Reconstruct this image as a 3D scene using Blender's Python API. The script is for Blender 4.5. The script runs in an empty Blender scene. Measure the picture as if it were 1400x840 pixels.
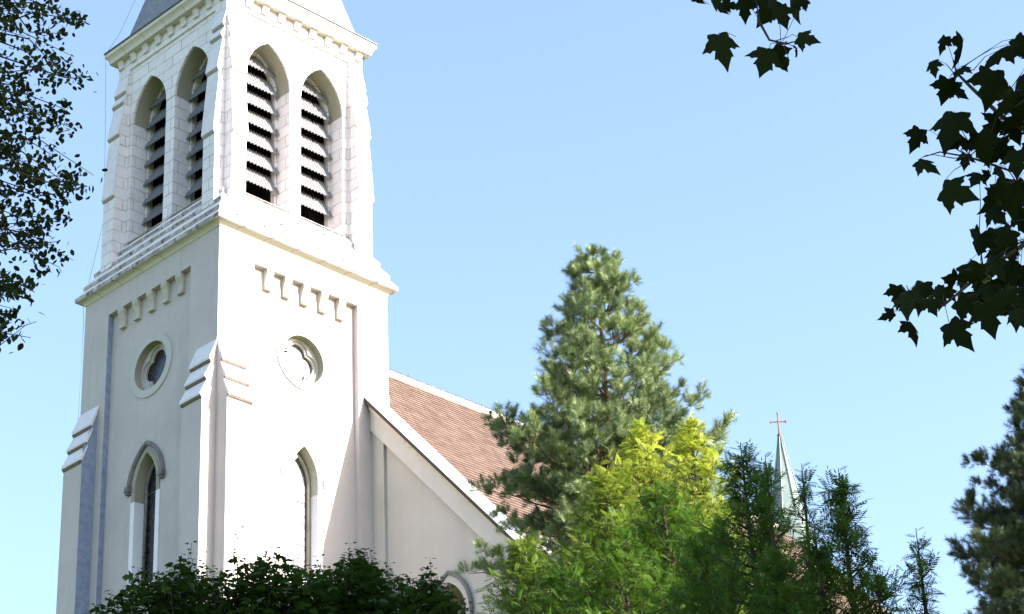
import bpy, math, random
import numpy as np
from mathutils import Matrix, Vector
from mathutils.geometry import tessellate_polygon
rng = np.random.default_rng(7)
random.seed(7)
scene = bpy.context.scene
COL = scene.collection

# ------------------------------------------------------------------ camera, sky, sun, exposure
camd = bpy.data.cameras.new('camera'); cam = bpy.data.objects.new('camera', camd); COL.objects.link(cam)
camd.sensor_width = 36.0; camd.lens = 85.31; camd.clip_start = 0.1; camd.clip_end = 6000
F_ = Vector((0, 0.879822, 0.475303)); R_ = Vector((0.999007, 0.021174, -0.039194)); U_ = Vector((0.044548, -0.474831, 0.878949))
CAMZ = 1.6
cam.matrix_world = Matrix(((R_.x, U_.x, -F_.x, 0), (R_.y, U_.y, -F_.y, 0), (R_.z, U_.z, -F_.z, CAMZ), (0, 0, 0, 1)))
scene.camera = cam
FPX = 3317.7
TH = 0.7995
UD = np.array([math.cos(TH), math.sin(TH), 0]); VD = np.array([-math.sin(TH), math.cos(TH), 0])
SUNV = 0.459 * UD - 1.0 * VD + np.array([0, 0, 0.60])          # towards the sun
SUNV = SUNV / np.linalg.norm(SUNV)
elev = math.asin(SUNV[2]); azim = math.atan2(SUNV[0], SUNV[1])
world = bpy.data.worlds.new('World'); scene.world = world; world.use_nodes = True
nt = world.node_tree; nt.nodes.clear()
sky = nt.nodes.new('ShaderNodeTexSky'); sky.sky_type = 'NISHITA'; sky.sun_disc = False
sky.sun_elevation = elev; sky.sun_rotation = azim
sky.altitude = 400; sky.air_density = 1.0; sky.dust_density = 2.3; sky.ozone_density = 1.0
bg = nt.nodes.new('ShaderNodeBackground'); bg.inputs[1].default_value = 0.13
wo = nt.nodes.new('ShaderNodeOutputWorld')
nt.links.new(sky.outputs[0], bg.inputs[0]); nt.links.new(bg.outputs[0], wo.inputs[0])
sl = bpy.data.lights.new('sun', 'SUN'); sl.energy = 5.0; sl.angle = math.radians(0.5); sl.color = (1.0, 0.97, 0.93)
so = bpy.data.objects.new('sun', sl); COL.objects.link(so)
so.rotation_euler = Vector(SUNV).to_track_quat('Z', 'Y').to_euler(); so.location = (30, -20, 60)
scene.view_settings.view_transform = 'Standard'; scene.view_settings.look = 'None'
scene.view_settings.gamma = 1.0; scene.view_settings.use_curve_mapping = False
scene.view_settings.exposure = 1.9
scene.cycles.max_bounces = 6; scene.cycles.transparent_max_bounces = 6

# ------------------------------------------------------------------ helpers
def ground(x, y):
    t = np.clip((np.asarray(y, float) - 10) / 35.0, 0, 1)
    return 9 * t * t * (3 - 2 * t)

def ray(px, py, Y):
    """world point at distance y = Y in the direction a photo pixel looks in (used to measure the place)"""
    d = F_ * FPX + R_ * (px - 700) - U_ * (py - 420)
    return np.array(d) * (Y / d.y) + np.array([0, 0, CAMZ])

def to_px(P):
    P = np.asarray(P, float) - np.array([0, 0, CAMZ])
    z = P @ np.array(F_)
    return 700 + FPX * (P @ np.array(R_)) / z, 420 - FPX * (P @ np.array(U_)) / z, z

def tag(o, label=None, cat=None, group=None, kind=None):
    if label: o['label'] = label
    if cat: o['category'] = cat
    if group: o['group'] = group
    if kind: o['kind'] = kind
    return o

def empty(name, loc, rz=0.0):
    o = bpy.data.objects.new(name, None); COL.objects.link(o); o.location = loc; o.rotation_euler = (0, 0, rz)
    o.empty_display_size = 0.5
    return o

class MB:
    def __init__(s): s.v = []; s.f = []
    def add(s, vs, fs):
        n = len(s.v); s.v += [tuple(map(float, v)) for v in vs]; s.f += [tuple(i + n for i in f) for f in fs]
    def box(s, a, b):
        x0, y0, z0 = a; x1, y1, z1 = b
        s.add([(x0,y0,z0),(x1,y0,z0),(x1,y1,z0),(x0,y1,z0),(x0,y0,z1),(x1,y0,z1),(x1,y1,z1),(x0,y1,z1)],
              [(0,3,2,1),(4,5,6,7),(0,1,5,4),(1,2,6,5),(2,3,7,6),(3,0,4,7)])
    def tube(s, pts, rad, n=6, cap=True):
        pts = [np.array(p, float) for p in pts]
        if np.isscalar(rad): rad = [rad] * len(pts)
        rings = []
        for i, p in enumerate(pts):
            t = pts[min(i+1, len(pts)-1)] - pts[max(i-1, 0)]; t /= (np.linalg.norm(t) + 1e-9)
            a = np.cross(t, [0, 0, 1.0]);
            if np.linalg.norm(a) < 1e-3: a = np.cross(t, [1.0, 0, 0])
            a /= np.linalg.norm(a); b = np.cross(t, a)
            rings.append([p + rad[i] * (math.cos(2*math.pi*k/n) * a + math.sin(2*math.pi*k/n) * b) for k in range(n)])
        vs = [q for r in rings for q in r]; fs = []
        for i in range(len(pts) - 1):
            for k in range(n):
                fs.append((i*n+k, i*n+(k+1) % n, (i+1)*n+(k+1) % n, (i+1)*n+k))
        if cap: fs.append(tuple(range(n))[::-1]); fs.append(tuple((len(pts)-1)*n + k for k in range(n)))
        s.add(vs, fs)
    def build(s, name, m, parent=None, dz=0.0, smooth=False):
        me = bpy.data.meshes.new(name)
        me.from_pydata([(a, b, c + dz) for a, b, c in s.v], [], s.f); me.materials.append(m)
        if smooth: me.shade_smooth()
        o = bpy.data.objects.new(name, me); COL.objects.link(o); o.parent = parent
        return o

def fast_mesh(name, V, Fc, m, parent, tint=None, smooth=False):
    """V (n,3); Fc (k,s) faces of one size; tint per vertex"""
    me = bpy.data.meshes.new(name); k, s_ = Fc.shape
    me.vertices.add(len(V)); me.vertices.foreach_set('co', np.ascontiguousarray(V, np.float32).ravel())
    me.loops.add(k * s_); me.loops.foreach_set('vertex_index', Fc.astype(np.int32).ravel())
    me.polygons.add(k); me.polygons.foreach_set('loop_start', (np.arange(k) * s_).astype(np.int32))
    if tint is not None:
        a = me.attributes.new('tint', 'FLOAT', 'POINT'); a.data.foreach_set('value', np.asarray(tint, np.float32))
    me.update(calc_edges=True)
    if smooth: me.shade_smooth()
    me.materials.append(m)
    o = bpy.data.objects.new(name, me); COL.objects.link(o); o.parent = parent
    return o

# ------------------------------------------------------------------ materials
def newmat(name):
    m = bpy.data.materials.new(name); m.use_nodes = True; m.node_tree.nodes.clear(); return m, m.node_tree
def N(nt, t, **kw):
    n = nt.nodes.new(t)
    for k, v in kw.items(): setattr(n, k, v)
    return n
def mixc(nt, fac, a, b, blend='MIX'):
    n = N(nt, 'ShaderNodeMix', data_type='RGBA', blend_type=blend)
    for sock, val in ((n.inputs[0], fac), (n.inputs[6], a), (n.inputs[7], b)):
        if isinstance(val, bpy.types.NodeSocket): nt.links.new(val, sock)
        elif isinstance(val, (int, float)): sock.default_value = val
        else: sock.default_value = (*val, 1)
    return n.outputs[2]
def ramp(nt, fac, p0, p1, c0=(0,0,0), c1=(1,1,1)):
    n = N(nt, 'ShaderNodeValToRGB'); n.color_ramp.elements[0].position = p0; n.color_ramp.elements[1].position = p1
    n.color_ramp.elements[0].color = (*c0, 1); n.color_ramp.elements[1].color = (*c1, 1)
    nt.links.new(fac, n.inputs[0]); return n.outputs[0]
def noise(nt, vec, scale, detail=4, rough=0.6):
    n = N(nt, 'ShaderNodeTexNoise'); n.inputs['Scale'].default_value = scale; n.inputs['Detail'].default_value = detail
    n.inputs['Roughness'].default_value = rough; nt.links.new(vec, n.inputs['Vector']); return n.outputs[0]
def finish(nt, col, rough=0.85, bump=None, bdist=0.02, bstr=0.5, spec=0.3):
    p = N(nt, 'ShaderNodeBsdfPrincipled'); o = N(nt, 'ShaderNodeOutputMaterial')
    if isinstance(col, bpy.types.NodeSocket): nt.links.new(col, p.inputs['Base Color'])
    else: p.inputs['Base Color'].default_value = (*col, 1)
    p.inputs['Roughness'].default_value = rough; p.inputs['Specular IOR Level'].default_value = spec
    if bump is not None:
        b = N(nt, 'ShaderNodeBump'); b.inputs['Distance'].default_value = bdist; b.inputs['Strength'].default_value = bstr
        nt.links.new(bump, b.inputs['Height']); nt.links.new(b.outputs[0], p.inputs['Normal'])
    nt.links.new(p.outputs[0], o.inputs[0]); return p
def objvec(nt, scale=(1, 1, 1)):
    tc = N(nt, 'ShaderNodeTexCoord'); mp = N(nt, 'ShaderNodeMapping'); mp.inputs['Scale'].default_value = scale
    nt.links.new(tc.outputs['Object'], mp.inputs[0]); return mp.outputs[0]

def plaster(name, base, dark, streak=0.5, stain=0.25):
    m, nt = newmat(name); v = objvec(nt)
    big = noise(nt, v, 0.55, 5, 0.65); st = noise(nt, objvec(nt, (2.2, 2.2, 0.12)), 1.3, 5, 0.6); fine = noise(nt, v, 22, 3, 0.7)
    c = mixc(nt, ramp(nt, big, 0.42, 0.75), base, tuple(b * 0.86 for b in base))
    c = mixc(nt, N2(nt, ramp(nt, st, 0.52, 0.74), streak), c, dark)
    c = mixc(nt, N2(nt, ramp(nt, fine, 0.45, 0.7), stain), c, tuple(b * 0.75 for b in base))
    finish(nt, c, 0.9, fine, 0.012, 0.6, 0.15); return m
def N2(nt, col, k):
    n = N(nt, 'ShaderNodeMath', operation='MULTIPLY'); nt.links.new(col, n.inputs[0]); n.inputs[1].default_value = k; return n.outputs[0]

def ashlar(name, base, bw=0.85, bh=0.36, mortar=(0.30, 0.28, 0.25), dirt=0.5, msize=0.012, dirtcol=(0.25, 0.25, 0.26)):
    m, nt = newmat(name)
    tc = N(nt, 'ShaderNodeTexCoord'); sx = N(nt, 'ShaderNodeSeparateXYZ'); nt.links.new(tc.outputs['Object'], sx.inputs[0])
    ad = N(nt, 'ShaderNodeMath', operation='ADD'); nt.links.new(sx.outputs[0], ad.inputs[0]); nt.links.new(sx.outputs[1], ad.inputs[1])
    cb = N(nt, 'ShaderNodeCombineXYZ'); nt.links.new(ad.outputs[0], cb.inputs[0]); nt.links.new(sx.outputs[2], cb.inputs[1])
    br = N(nt, 'ShaderNodeTexBrick'); nt.links.new(cb.outputs[0], br.inputs['Vector'])
    br.inputs['Scale'].default_value = 1.0; br.inputs['Brick Width'].default_value = bw; br.inputs['Row Height'].default_value = bh
    br.inputs['Mortar Size'].default_value = msize; br.inputs['Mortar Smooth'].default_value = 0.3; br.offset = 0.5
    br.inputs['Color1'].default_value = (*base, 1); br.inputs['Color2'].default_value = (*[b * 0.90 for b in base], 1)
    br.inputs['Mortar'].default_value = (*mortar, 1)
    v = tc.outputs['Object']
    n1 = noise(nt, v, 1.3, 6, 0.7); n2 = noise(nt, v, 14, 4, 0.7)
    mort = noise(nt, v, 2.5, 3, 0.5)
    c = mixc(nt, N2(nt, ramp(nt, n1, 0.55, 0.78), dirt), br.outputs['Color'], dirtcol)
    c = mixc(nt, N2(nt, ramp(nt, n2, 0.5, 0.8), 0.35), c, tuple(b * 0.7 for b in base))
    c = mixc(nt, ramp(nt, mort, 0.35, 0.65), c, mixc(nt, 0.55, c, base))
    inv = N(nt, 'ShaderNodeMath', operation='MULTIPLY_ADD'); nt.links.new(br.outputs['Fac'], inv.inputs[0]); inv.inputs[1].default_value = -1; nt.links.new(n2, inv.inputs[2])
    finish(nt, c, 0.85, inv.outputs[0], 0.015, 0.5, 0.2); return m

def plain(name, base, rough=0.7, var=0.25, scale=4, spec=0.3, metal=0.0):
    m, nt = newmat(name); v = objvec(nt); n1 = noise(nt, v, scale, 5, 0.7)
    c = mixc(nt, ramp(nt, n1, 0.35, 0.75), base, tuple(b * (1 - var) for b in base))
    p = finish(nt, c, rough, noise(nt, v, scale * 6, 3), 0.006, 0.5, spec); p.inputs['Metallic'].default_value = metal; return m

def leafmat(name, c0, c1, trans=0.35, tcol=None, rough=0.5, spec=0.25):
    m, nt = newmat(name); a = N(nt, 'ShaderNodeAttribute', attribute_name='tint')
    col = mixc(nt, a.outputs['Fac'], c0, c1)
    p = N(nt, 'ShaderNodeBsdfPrincipled'); p.inputs['Roughness'].default_value = rough; p.inputs['Specular IOR Level'].default_value = spec
    nt.links.new(col, p.inputs['Base Color'])
    tr = N(nt, 'ShaderNodeBsdfTranslucent')
    if tcol: nt.links.new(mixc(nt, 0.6, col, tcol), tr.inputs[0])
    else: nt.links.new(col, tr.inputs[0])
    mx = N(nt, 'ShaderNodeMixShader'); mx.inputs[0].default_value = trans
    nt.links.new(p.outputs[0], mx.inputs[1]); nt.links.new(tr.outputs[0], mx.inputs[2])
    o = N(nt, 'ShaderNodeOutputMaterial'); nt.links.new(mx.outputs[0], o.inputs[0]); return m

M = {}
M['plaster'] = plaster('plaster', (0.53, 0.47, 0.448), (0.37, 0.33, 0.315), 0.55, 0.6)
M['plaster_nave'] = plaster('plaster_nave', (0.485, 0.455, 0.42), (0.36, 0.33, 0.30), 0.35, 0.5)
M['white_paint'] = plain('white_paint', (0.80, 0.76, 0.78), 0.7, 0.10, 2)
M['ashlar'] = ashlar('ashlar', (0.78, 0.72, 0.715), 0.78, 0.36, mortar=(0.34, 0.31, 0.29), dirt=0.6, msize=0.015, dirtcol=(0.28, 0.29, 0.32))
M['ashlar_dirty'] = ashlar('ashlar_dirty', (0.68, 0.64, 0.61), 0.95, 4.0, mortar=(0.10, 0.09, 0.08), dirt=0.75, msize=0.02, dirtcol=(0.22, 0.20, 0.19))
def weathered():
    m = ashlar('weathered', (0.72, 0.67, 0.65), 0.95, 4.0, mortar=(0.05, 0.045, 0.04), dirt=0.6, msize=0.036, dirtcol=(0.22, 0.20, 0.19)); nt = m.node_tree
    p = [n for n in nt.nodes if n.type == 'BSDF_PRINCIPLED'][0]; src = p.inputs['Base Color'].links[0].from_socket
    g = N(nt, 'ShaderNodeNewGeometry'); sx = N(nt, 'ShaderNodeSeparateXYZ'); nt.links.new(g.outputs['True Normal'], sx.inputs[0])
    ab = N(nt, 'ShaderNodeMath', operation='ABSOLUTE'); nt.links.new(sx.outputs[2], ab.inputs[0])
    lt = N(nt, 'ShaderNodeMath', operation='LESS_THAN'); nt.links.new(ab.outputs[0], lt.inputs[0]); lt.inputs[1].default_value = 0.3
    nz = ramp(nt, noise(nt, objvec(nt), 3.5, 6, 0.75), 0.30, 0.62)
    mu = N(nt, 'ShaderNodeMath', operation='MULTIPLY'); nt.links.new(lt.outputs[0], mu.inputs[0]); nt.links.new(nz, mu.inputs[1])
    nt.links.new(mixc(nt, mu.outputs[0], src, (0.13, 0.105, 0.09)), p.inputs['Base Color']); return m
M['weathered'] = weathered()
M['cream'] = ashlar('cream', (0.60, 0.55, 0.46), 0.95, 4.0, mortar=(0.22, 0.18, 0.12), dirt=0.3, msize=0.012)
M['tan'] = ashlar('tan', (0.33, 0.30, 0.23), 0.6, 0.42, mortar=(0.34, 0.32, 0.26), dirt=0.4, msize=0.008)
M['greystone'] = plain('greystone', (0.22, 0.205, 0.20), 0.9, 0.5, 5)
M['ringstone'] = ashlar('ringstone', (0.50, 0.475, 0.44), 0.9, 0.55, mortar=(0.50, 0.48, 0.44), dirt=0.25, msize=0.008)
M['tan_plain'] = plain('tan_plain', (0.30, 0.27, 0.21), 0.8, 0.35, 3)
M['corbel'] = plain('corbel', (0.52, 0.48, 0.39), 0.85, 0.3, 6)
M['slate'] = plain('slate', (0.12, 0.13, 0.16), 0.6, 0.3, 9, 0.4)
M['zinc'] = plain('zinc', (0.37, 0.40, 0.39), 0.45, 0.25, 1.2, 0.5)
M['patina'] = plain('patina', (0.20, 0.255, 0.235), 0.6, 0.35, 2.5, 0.3)
M['zinc_dark'] = plain('zinc_dark', (0.16, 0.15, 0.15), 0.6, 0.3, 4)
M['iron'] = plain('iron', (0.10, 0.08, 0.07), 0.7, 0.3, 8)
M['rust'] = plain('rust', (0.25, 0.13, 0.09), 0.8, 0.4, 8)
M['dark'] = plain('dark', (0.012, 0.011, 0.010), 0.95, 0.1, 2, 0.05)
M['louvre'] = plain('louvre', (0.20, 0.20, 0.205), 0.8, 0.25, 7)
M['cap'] = plain('cap', (0.72, 0.67, 0.68), 0.8, 0.18, 5)
M['shade_stain'] = plain('shade_stain', (0.25, 0.30, 0.40), 0.9, 0.45, 6)  # speckled stain plus blue shade painted into the colour of the sunless sides
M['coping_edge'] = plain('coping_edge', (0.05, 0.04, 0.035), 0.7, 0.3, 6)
M['belfry_drip'] = plain('belfry_drip', (0.42, 0.385, 0.35), 0.9, 0.4, 9)
M['lightstone'] = plain('lightstone', (0.68, 0.64, 0.62), 0.85, 0.2, 5)
M['band'] = plain('band', (0.56, 0.53, 0.495), 0.9, 0.12, 1.5)
M['drip'] = plain('drip', (0.22, 0.18, 0.145), 0.9, 0.5, 9)
M['bark'] = plain('bark', (0.09, 0.07, 0.055), 0.95, 0.5, 12, 0.1)
M['bark_pine'] = plain('bark_pine', (0.13, 0.09, 0.065), 0.95, 0.5, 12, 0.1)

# slate spire: rows of slates
def slate_mat():
    m, nt = newmat('slates'); tc = N(nt, 'ShaderNodeTexCoord'); sx = N(nt, 'ShaderNodeSeparateXYZ'); nt.links.new(tc.outputs['Object'], sx.inputs[0])
    ad = N(nt, 'ShaderNodeMath', operation='ADD'); nt.links.new(sx.outputs[0], ad.inputs[0]); nt.links.new(sx.outputs[1], ad.inputs[1])
    cb = N(nt, 'ShaderNodeCombineXYZ'); nt.links.new(ad.outputs[0], cb.inputs[0]); nt.links.new(sx.outputs[2], cb.inputs[1])
    br = N(nt, 'ShaderNodeTexBrick'); nt.links.new(cb.outputs[0], br.inputs['Vector'])
    br.inputs['Scale'].default_value = 1; br.inputs['Brick Width'].default_value = 0.22; br.inputs['Row Height'].default_value = 0.12
    br.inputs['Mortar Size'].default_value = 0.008
    br.inputs['Color1'].default_value = (0.20, 0.205, 0.22, 1); br.inputs['Color2'].default_value = (0.14, 0.145, 0.16, 1); br.inputs['Mortar'].default_value = (0.07, 0.07, 0.08, 1)
    c = mixc(nt, N2(nt, ramp(nt, noise(nt, tc.outputs['Object'], 6, 4), 0.4, 0.7), 0.5), br.outputs['Color'], (0.27, 0.27, 0.27))
    finish(nt, c, 0.55, br.outputs['Fac'], 0.01, -0.5, 0.4); return m
M['slates'] = slate_mat()

def tile_mat():
    m, nt = newmat('roof_tiles'); a = N(nt, 'ShaderNodeAttribute', attribute_name='tint')
    c = mixc(nt, a.outputs['Fac'], (0.105, 0.066, 0.053), (0.165, 0.110, 0.088))
    v = objvec(nt); c = mixc(nt, N2(nt, ramp(nt, noise(nt, v, 1.1, 5, 0.7), 0.5, 0.75), 0.5), c, (0.19, 0.155, 0.125))
    finish(nt, c, 0.85, noise(nt, v, 30, 3), 0.01, 0.4, 0.2); return m
M['tiles'] = tile_mat()

def glass_mat(diamond, name='leaded_glass', c1=(0.15, 0.155, 0.165), c2=(0.10, 0.10, 0.11)):
    m, nt = newmat(name); tc = N(nt, 'ShaderNodeTexCoord'); sx = N(nt, 'ShaderNodeSeparateXYZ'); nt.links.new(tc.outputs['Object'], sx.inputs[0])
    ad = N(nt, 'ShaderNodeMath', operation='ADD'); nt.links.new(sx.outputs[0], ad.inputs[0]); nt.links.new(sx.outputs[1], ad.inputs[1])
    cb = N(nt, 'ShaderNodeCombineXYZ'); nt.links.new(ad.outputs[0], cb.inputs[0]); nt.links.new(sx.outputs[2], cb.inputs[1])
    mp = N(nt, 'ShaderNodeMapping'); mp.inputs['Rotation'].default_value = (0, 0, math.radians(45)); nt.links.new(cb.outputs[0], mp.inputs[0])
    br = N(nt, 'ShaderNodeTexBrick'); br.offset = 0.0; nt.links.new(mp.outputs[0], br.inputs['Vector'])
    br.inputs['Scale'].default_value = 1; br.inputs['Brick Width'].default_value = diamond; br.inputs['Row Height'].default_value = diamond
    br.inputs['Mortar Size'].default_value = 0.012
    br.inputs['Color1'].default_value = (*c1, 1); br.inputs['Color2'].default_value = (*c2, 1); br.inputs['Mortar'].default_value = (0.05, 0.05, 0.05, 1)
    b2 = N(nt, 'ShaderNodeTexBrick'); b2.offset = 0.0; nt.links.new(cb.outputs[0], b2.inputs['Vector'])
    b2.inputs['Scale'].default_value = 1; b2.inputs['Brick Width'].default_value = 5; b2.inputs['Row Height'].default_value = 0.62
    b2.inputs['Mortar Size'].default_value = 0.02
    b2.inputs['Color1'].default_value = (1, 1, 1, 1); b2.inputs['Color2'].default_value = (1, 1, 1, 1); b2.inputs['Mortar'].default_value = (0.9, 0.35, 0.35, 1)
    c = mixc(nt, 1.0, br.outputs['Color'], b2.outputs['Color'], 'MULTIPLY')
    finish(nt, c, 0.25, noise(nt, tc.outputs['Object'], 9, 2), 0.01, 0.3, 0.5); return m
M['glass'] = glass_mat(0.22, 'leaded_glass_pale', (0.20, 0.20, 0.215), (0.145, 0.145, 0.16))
M['glass_shaded'] = glass_mat(0.22, 'leaded_glass_shaded', (0.022, 0.022, 0.026), (0.015, 0.015, 0.018))  # same leaded glass darkened, holding the shade of the west front in its colour

# ------------------------------------------------------------------ the ground
def make_ground():
    xs = np.unique(np.concatenate([np.linspace(-3000, -60, 14), np.linspace(-60, 80, 71), np.linspace(80, 3000, 14)]))
    ys = np.unique(np.concatenate([np.linspace(-3000, -20, 14), np.linspace(-20, 100, 61), np.linspace(100, 3000, 14)]))
    X, Y = np.meshgrid(xs, ys); Z = ground(X, Y)
    V = np.stack([X.ravel(), Y.ravel(), Z.ravel()], 1); nx = len(xs); ny = len(ys)
    i = np.arange(nx - 1)[None, :] + nx * np.arange(ny - 1)[:, None]; i = i.ravel()
    m, nt = newmat('grass'); v = objvec(nt)
    c = mixc(nt, ramp(nt, noise(nt, v, 0.4, 6), 0.35, 0.7), (0.045, 0.075, 0.02), (0.08, 0.10, 0.035))
    finish(nt, c, 0.95, noise(nt, v, 20, 4), 0.05, 0.8, 0.1)
    o = fast_mesh('ground', V, np.stack([i, i+1, i+nx+1, i+nx], 1), m, None)
    tag(o, kind='structure')
make_ground()

# ------------------------------------------------------------------ the church, in its own axes:
# u runs along the sunlit side, v along the shaded west front, h is height above the camera (DZ shifts it to the church floor)
GZ = 9.0; DZ = CAMZ - GZ; HB = -DZ            # HB = h of the floor
W = 6.0
M0 = np.array([-7.6858, 55.6877, GZ])
church = empty('church', M0, TH)
tag(church, 'white plastered church with tall bell tower, louvred belfry, slate spire and red tiled nave roof', 'church')

def part(mb, name, m, parent=church, label=None, smooth=False):
    o = mb.build(name, m, parent, DZ, smooth)
    if label: o['label'] = label
    return o
# face frames: s along the face, h up, d depth into the wall
def FL(s, h, d): return (d, s, h)            # west front of the tower
def FR(s, h, d): return (s, d, h)            # sunlit side
def FB(s, h, d): return (W - d, s, h)
def FK(s, h, d): return (s, W - d, h)
FACES = [FL, FR, FB, FK]

def sheet(mb, face, d, outer, holes=()):
    loops = [[Vector((s, h, 0)) for s, h in outer]] + [[Vector((s, h, 0)) for s, h in H] for H in holes]
    tris = tessellate_polygon(loops); pts = [p for L in loops for p in L]
    mb.add([face(p.x, p.y, d) for p in pts], [tuple(t) for t in tris])
def reveal(mb, face, loop, d0, d1, loop1=None, closed=True):
    loop1 = loop1 or loop; n = len(loop)
    vs = [face(s, h, d0) for s, h in loop] + [face(s, h, d1) for s, h in loop1]
    mb.add(vs, [(i, (i+1) % n, n + (i+1) % n, n + i) for i in range(n if closed else n - 1)])
def rect(s0, h0, s1, h1): return [(s0, h0), (s1, h0), (s1, h1), (s0, h1)]
def circ(c, h, r, n=48): return [(c + r * math.cos(2*math.pi*k/n), h + r * math.sin(2*math.pi*k/n)) for k in range(n)]
def arch(c, hw, h0, hs, rise, n=12):
    """pointed arch loop: from lower right, up, over the apex, down to lower left"""
    R = (rise**2 + hw**2) / (2 * hw); pts = [(c + hw, h0)]
    a1 = math.atan2(rise, R - hw) if R > hw else math.pi / 2
    for k in range(n + 1):
        a = a1 * k / n; pts.append((c + hw - R + R * math.cos(a), hs + R * math.sin(a)))
    for k in range(n - 1, -1, -1):
        a = a1 * k / n; pts.append((c - hw + R - R * math.cos(a), hs + R * math.sin(a)))
    pts.append((c - hw, h0)); return pts
def ring_sweep(mb, prof, close_ends=False):
    n = len(prof)
    vs = []
    for e, h in prof: vs += [(-e, -e, h), (W + e, -e, h), (W + e, W + e, h), (-e, W + e, h)]
    fs = []
    for i in range(n - 1):
        for k in range(4): fs.append((4*i+k, 4*i+(k+1) % 4, 4*i+4+(k+1) % 4, 4*i+4+k))
    mb.add(vs, fs)
def roll(mb, face, loop, d, r, n=6, closed=False):
    pts = [face(s, h, d) for s, h in loop]
    if closed: pts.append(pts[0])
    mb.tube(pts, r, n)

# --- tower shaft
RD = 0.17                                   # depth of the sunk panel
SC = 3.05
H1 = 32.96
oc = (SC, 30.0)
panel_loop = rect(1.21, HB + 1.0, 4.88, 32.24)
mb = MB()
LAN = dict(c=3.10, hw=0.46, h0=23.65, hs=26.50, rise=0.95)
def lancet_loop(k=0.0): return arch(LAN['c'], LAN['hw'] - k, LAN['h0'], LAN['hs'], LAN['rise'] - 1.5 * k)
for fi, face in enumerate(FACES):
    sheet(mb, face, 0, rect(0, HB, W, H1), [panel_loop] if fi < 2 else [])
    if fi < 2:
        reveal(mb, face, panel_loop[1:] + panel_loop[:1] if fi else panel_loop, 0, RD, None, fi == 1) if fi else reveal(mb, face, [panel_loop[3], panel_loop[0], panel_loop[1]], 0, RD, None, False)
        if fi == 0: reveal(mb, face, [panel_loop[2], panel_loop[3]], 0, RD, None, False)
        sheet(mb, face, RD, panel_loop, [circ(*oc, 0.72), lancet_loop()])
mb.add([(0, 0, H1), (W, 0, H1), (W, W, H1), (0, W, H1)], [(0, 1, 2, 3)])
part(mb, 'tower_shaft', M['plaster'])
mb = MB(); reveal(mb, FL, [panel_loop[1], panel_loop[2]], 0, RD, None, False); part(mb, 'shade_stain_reveal', M['shade_stain'])
mb = MB(); mb.add([(-0.45, W - 0.832, HB), (-0.001, W - 0.832, HB), (-0.001, W - 0.832, 29.3), (-0.2, W - 0.832, 28.9), (-0.45, W - 0.832, 28.1)], [(0, 1, 2, 3, 4)]); part(mb, 'shade_stain_flank', M['shade_stain'])

def corbel(mb, face, s, w, htop, hh, d0, d1):
    """bracket: profile in (depth, h); d0 = wall plane behind, d1 = front"""
    dd = d0 - d1
    pr = [(0, 0), (1, 0), (1, -.22), (.92, -.26), (.70, -.42), (.50, -.62), (.45, -.78), (.62, -.90), (.62, -1.0), (0, -1.0)]
    vs = []
    for sx in (s - w/2, s + w/2): vs += [face(sx, htop + hh * b, d0 - dd * a) for a, b in pr]
    n = len(pr)
    mb.add(vs, [(i, (i+1) % n, n+(i+1) % n, n+i) for i in range(n)] + [tuple(range(n))[::-1], tuple(range(n, 2*n))])
for face in (FL, FR):
    for k in range(5):
        mb = MB(); corbel(mb, face, 1.76 + 0.643 * k, 0.23, 32.238, 0.60, RD, -0.01)
        part(mb, 'corbel', M['corbel'])

# oculus windows
def quatre(c, h, r, lobe, n=10):
    pts = []; x_ = (2*r + math.sqrt(4*r*r - 8*(r*r - lobe*lobe))) / 4; half_ = math.atan2(x_, x_ - r)
    for q in range(4):
        a0 = q * math.pi / 2; cx, cy = c + r * math.cos(a0), h + r * math.sin(a0)
        for k in range(n):
            a = a0 - half_ + 2 * half_ * k / n; pts.append((cx + lobe * math.cos(a), cy + lobe * math.sin(a)))
    return pts
for face in (FL, FR):
    mb = MB()
    sheet(mb, face, RD - 0.035, circ(*oc, 0.92), [circ(*oc, 0.70)])
    reveal(mb, face, circ(*oc, 0.92), RD - 0.035, RD)
    ow = part(mb, 'oculus_window', M['ringstone'])
    mb = MB(); reveal(mb, face, circ(*oc, 0.70), RD - 0.035, RD + 0.38); part(mb, 'reveal', M['tan'], ow)
    mb = MB(); q1 = quatre(*oc, 0.31, 0.33); q2 = quatre(*oc, 0.28, 0.28)
    sheet(mb, face, RD + 0.18, circ(*oc, 0.70), [q1]); reveal(mb, face, q1, RD + 0.18, RD + 0.24)
    sheet(mb, face, RD + 0.24, circ(*oc, 0.70), [q2]); reveal(mb, face, q2, RD + 0.24, RD + 0.30)
    part(mb, 'tracery', M['ringstone'], ow)
    mb = MB(); sheet(mb, face, RD + 0.32, circ(*oc, 0.70)); part(mb, 'glass', M['glass_shaded'] if face is FL else M['glass'], ow)

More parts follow.
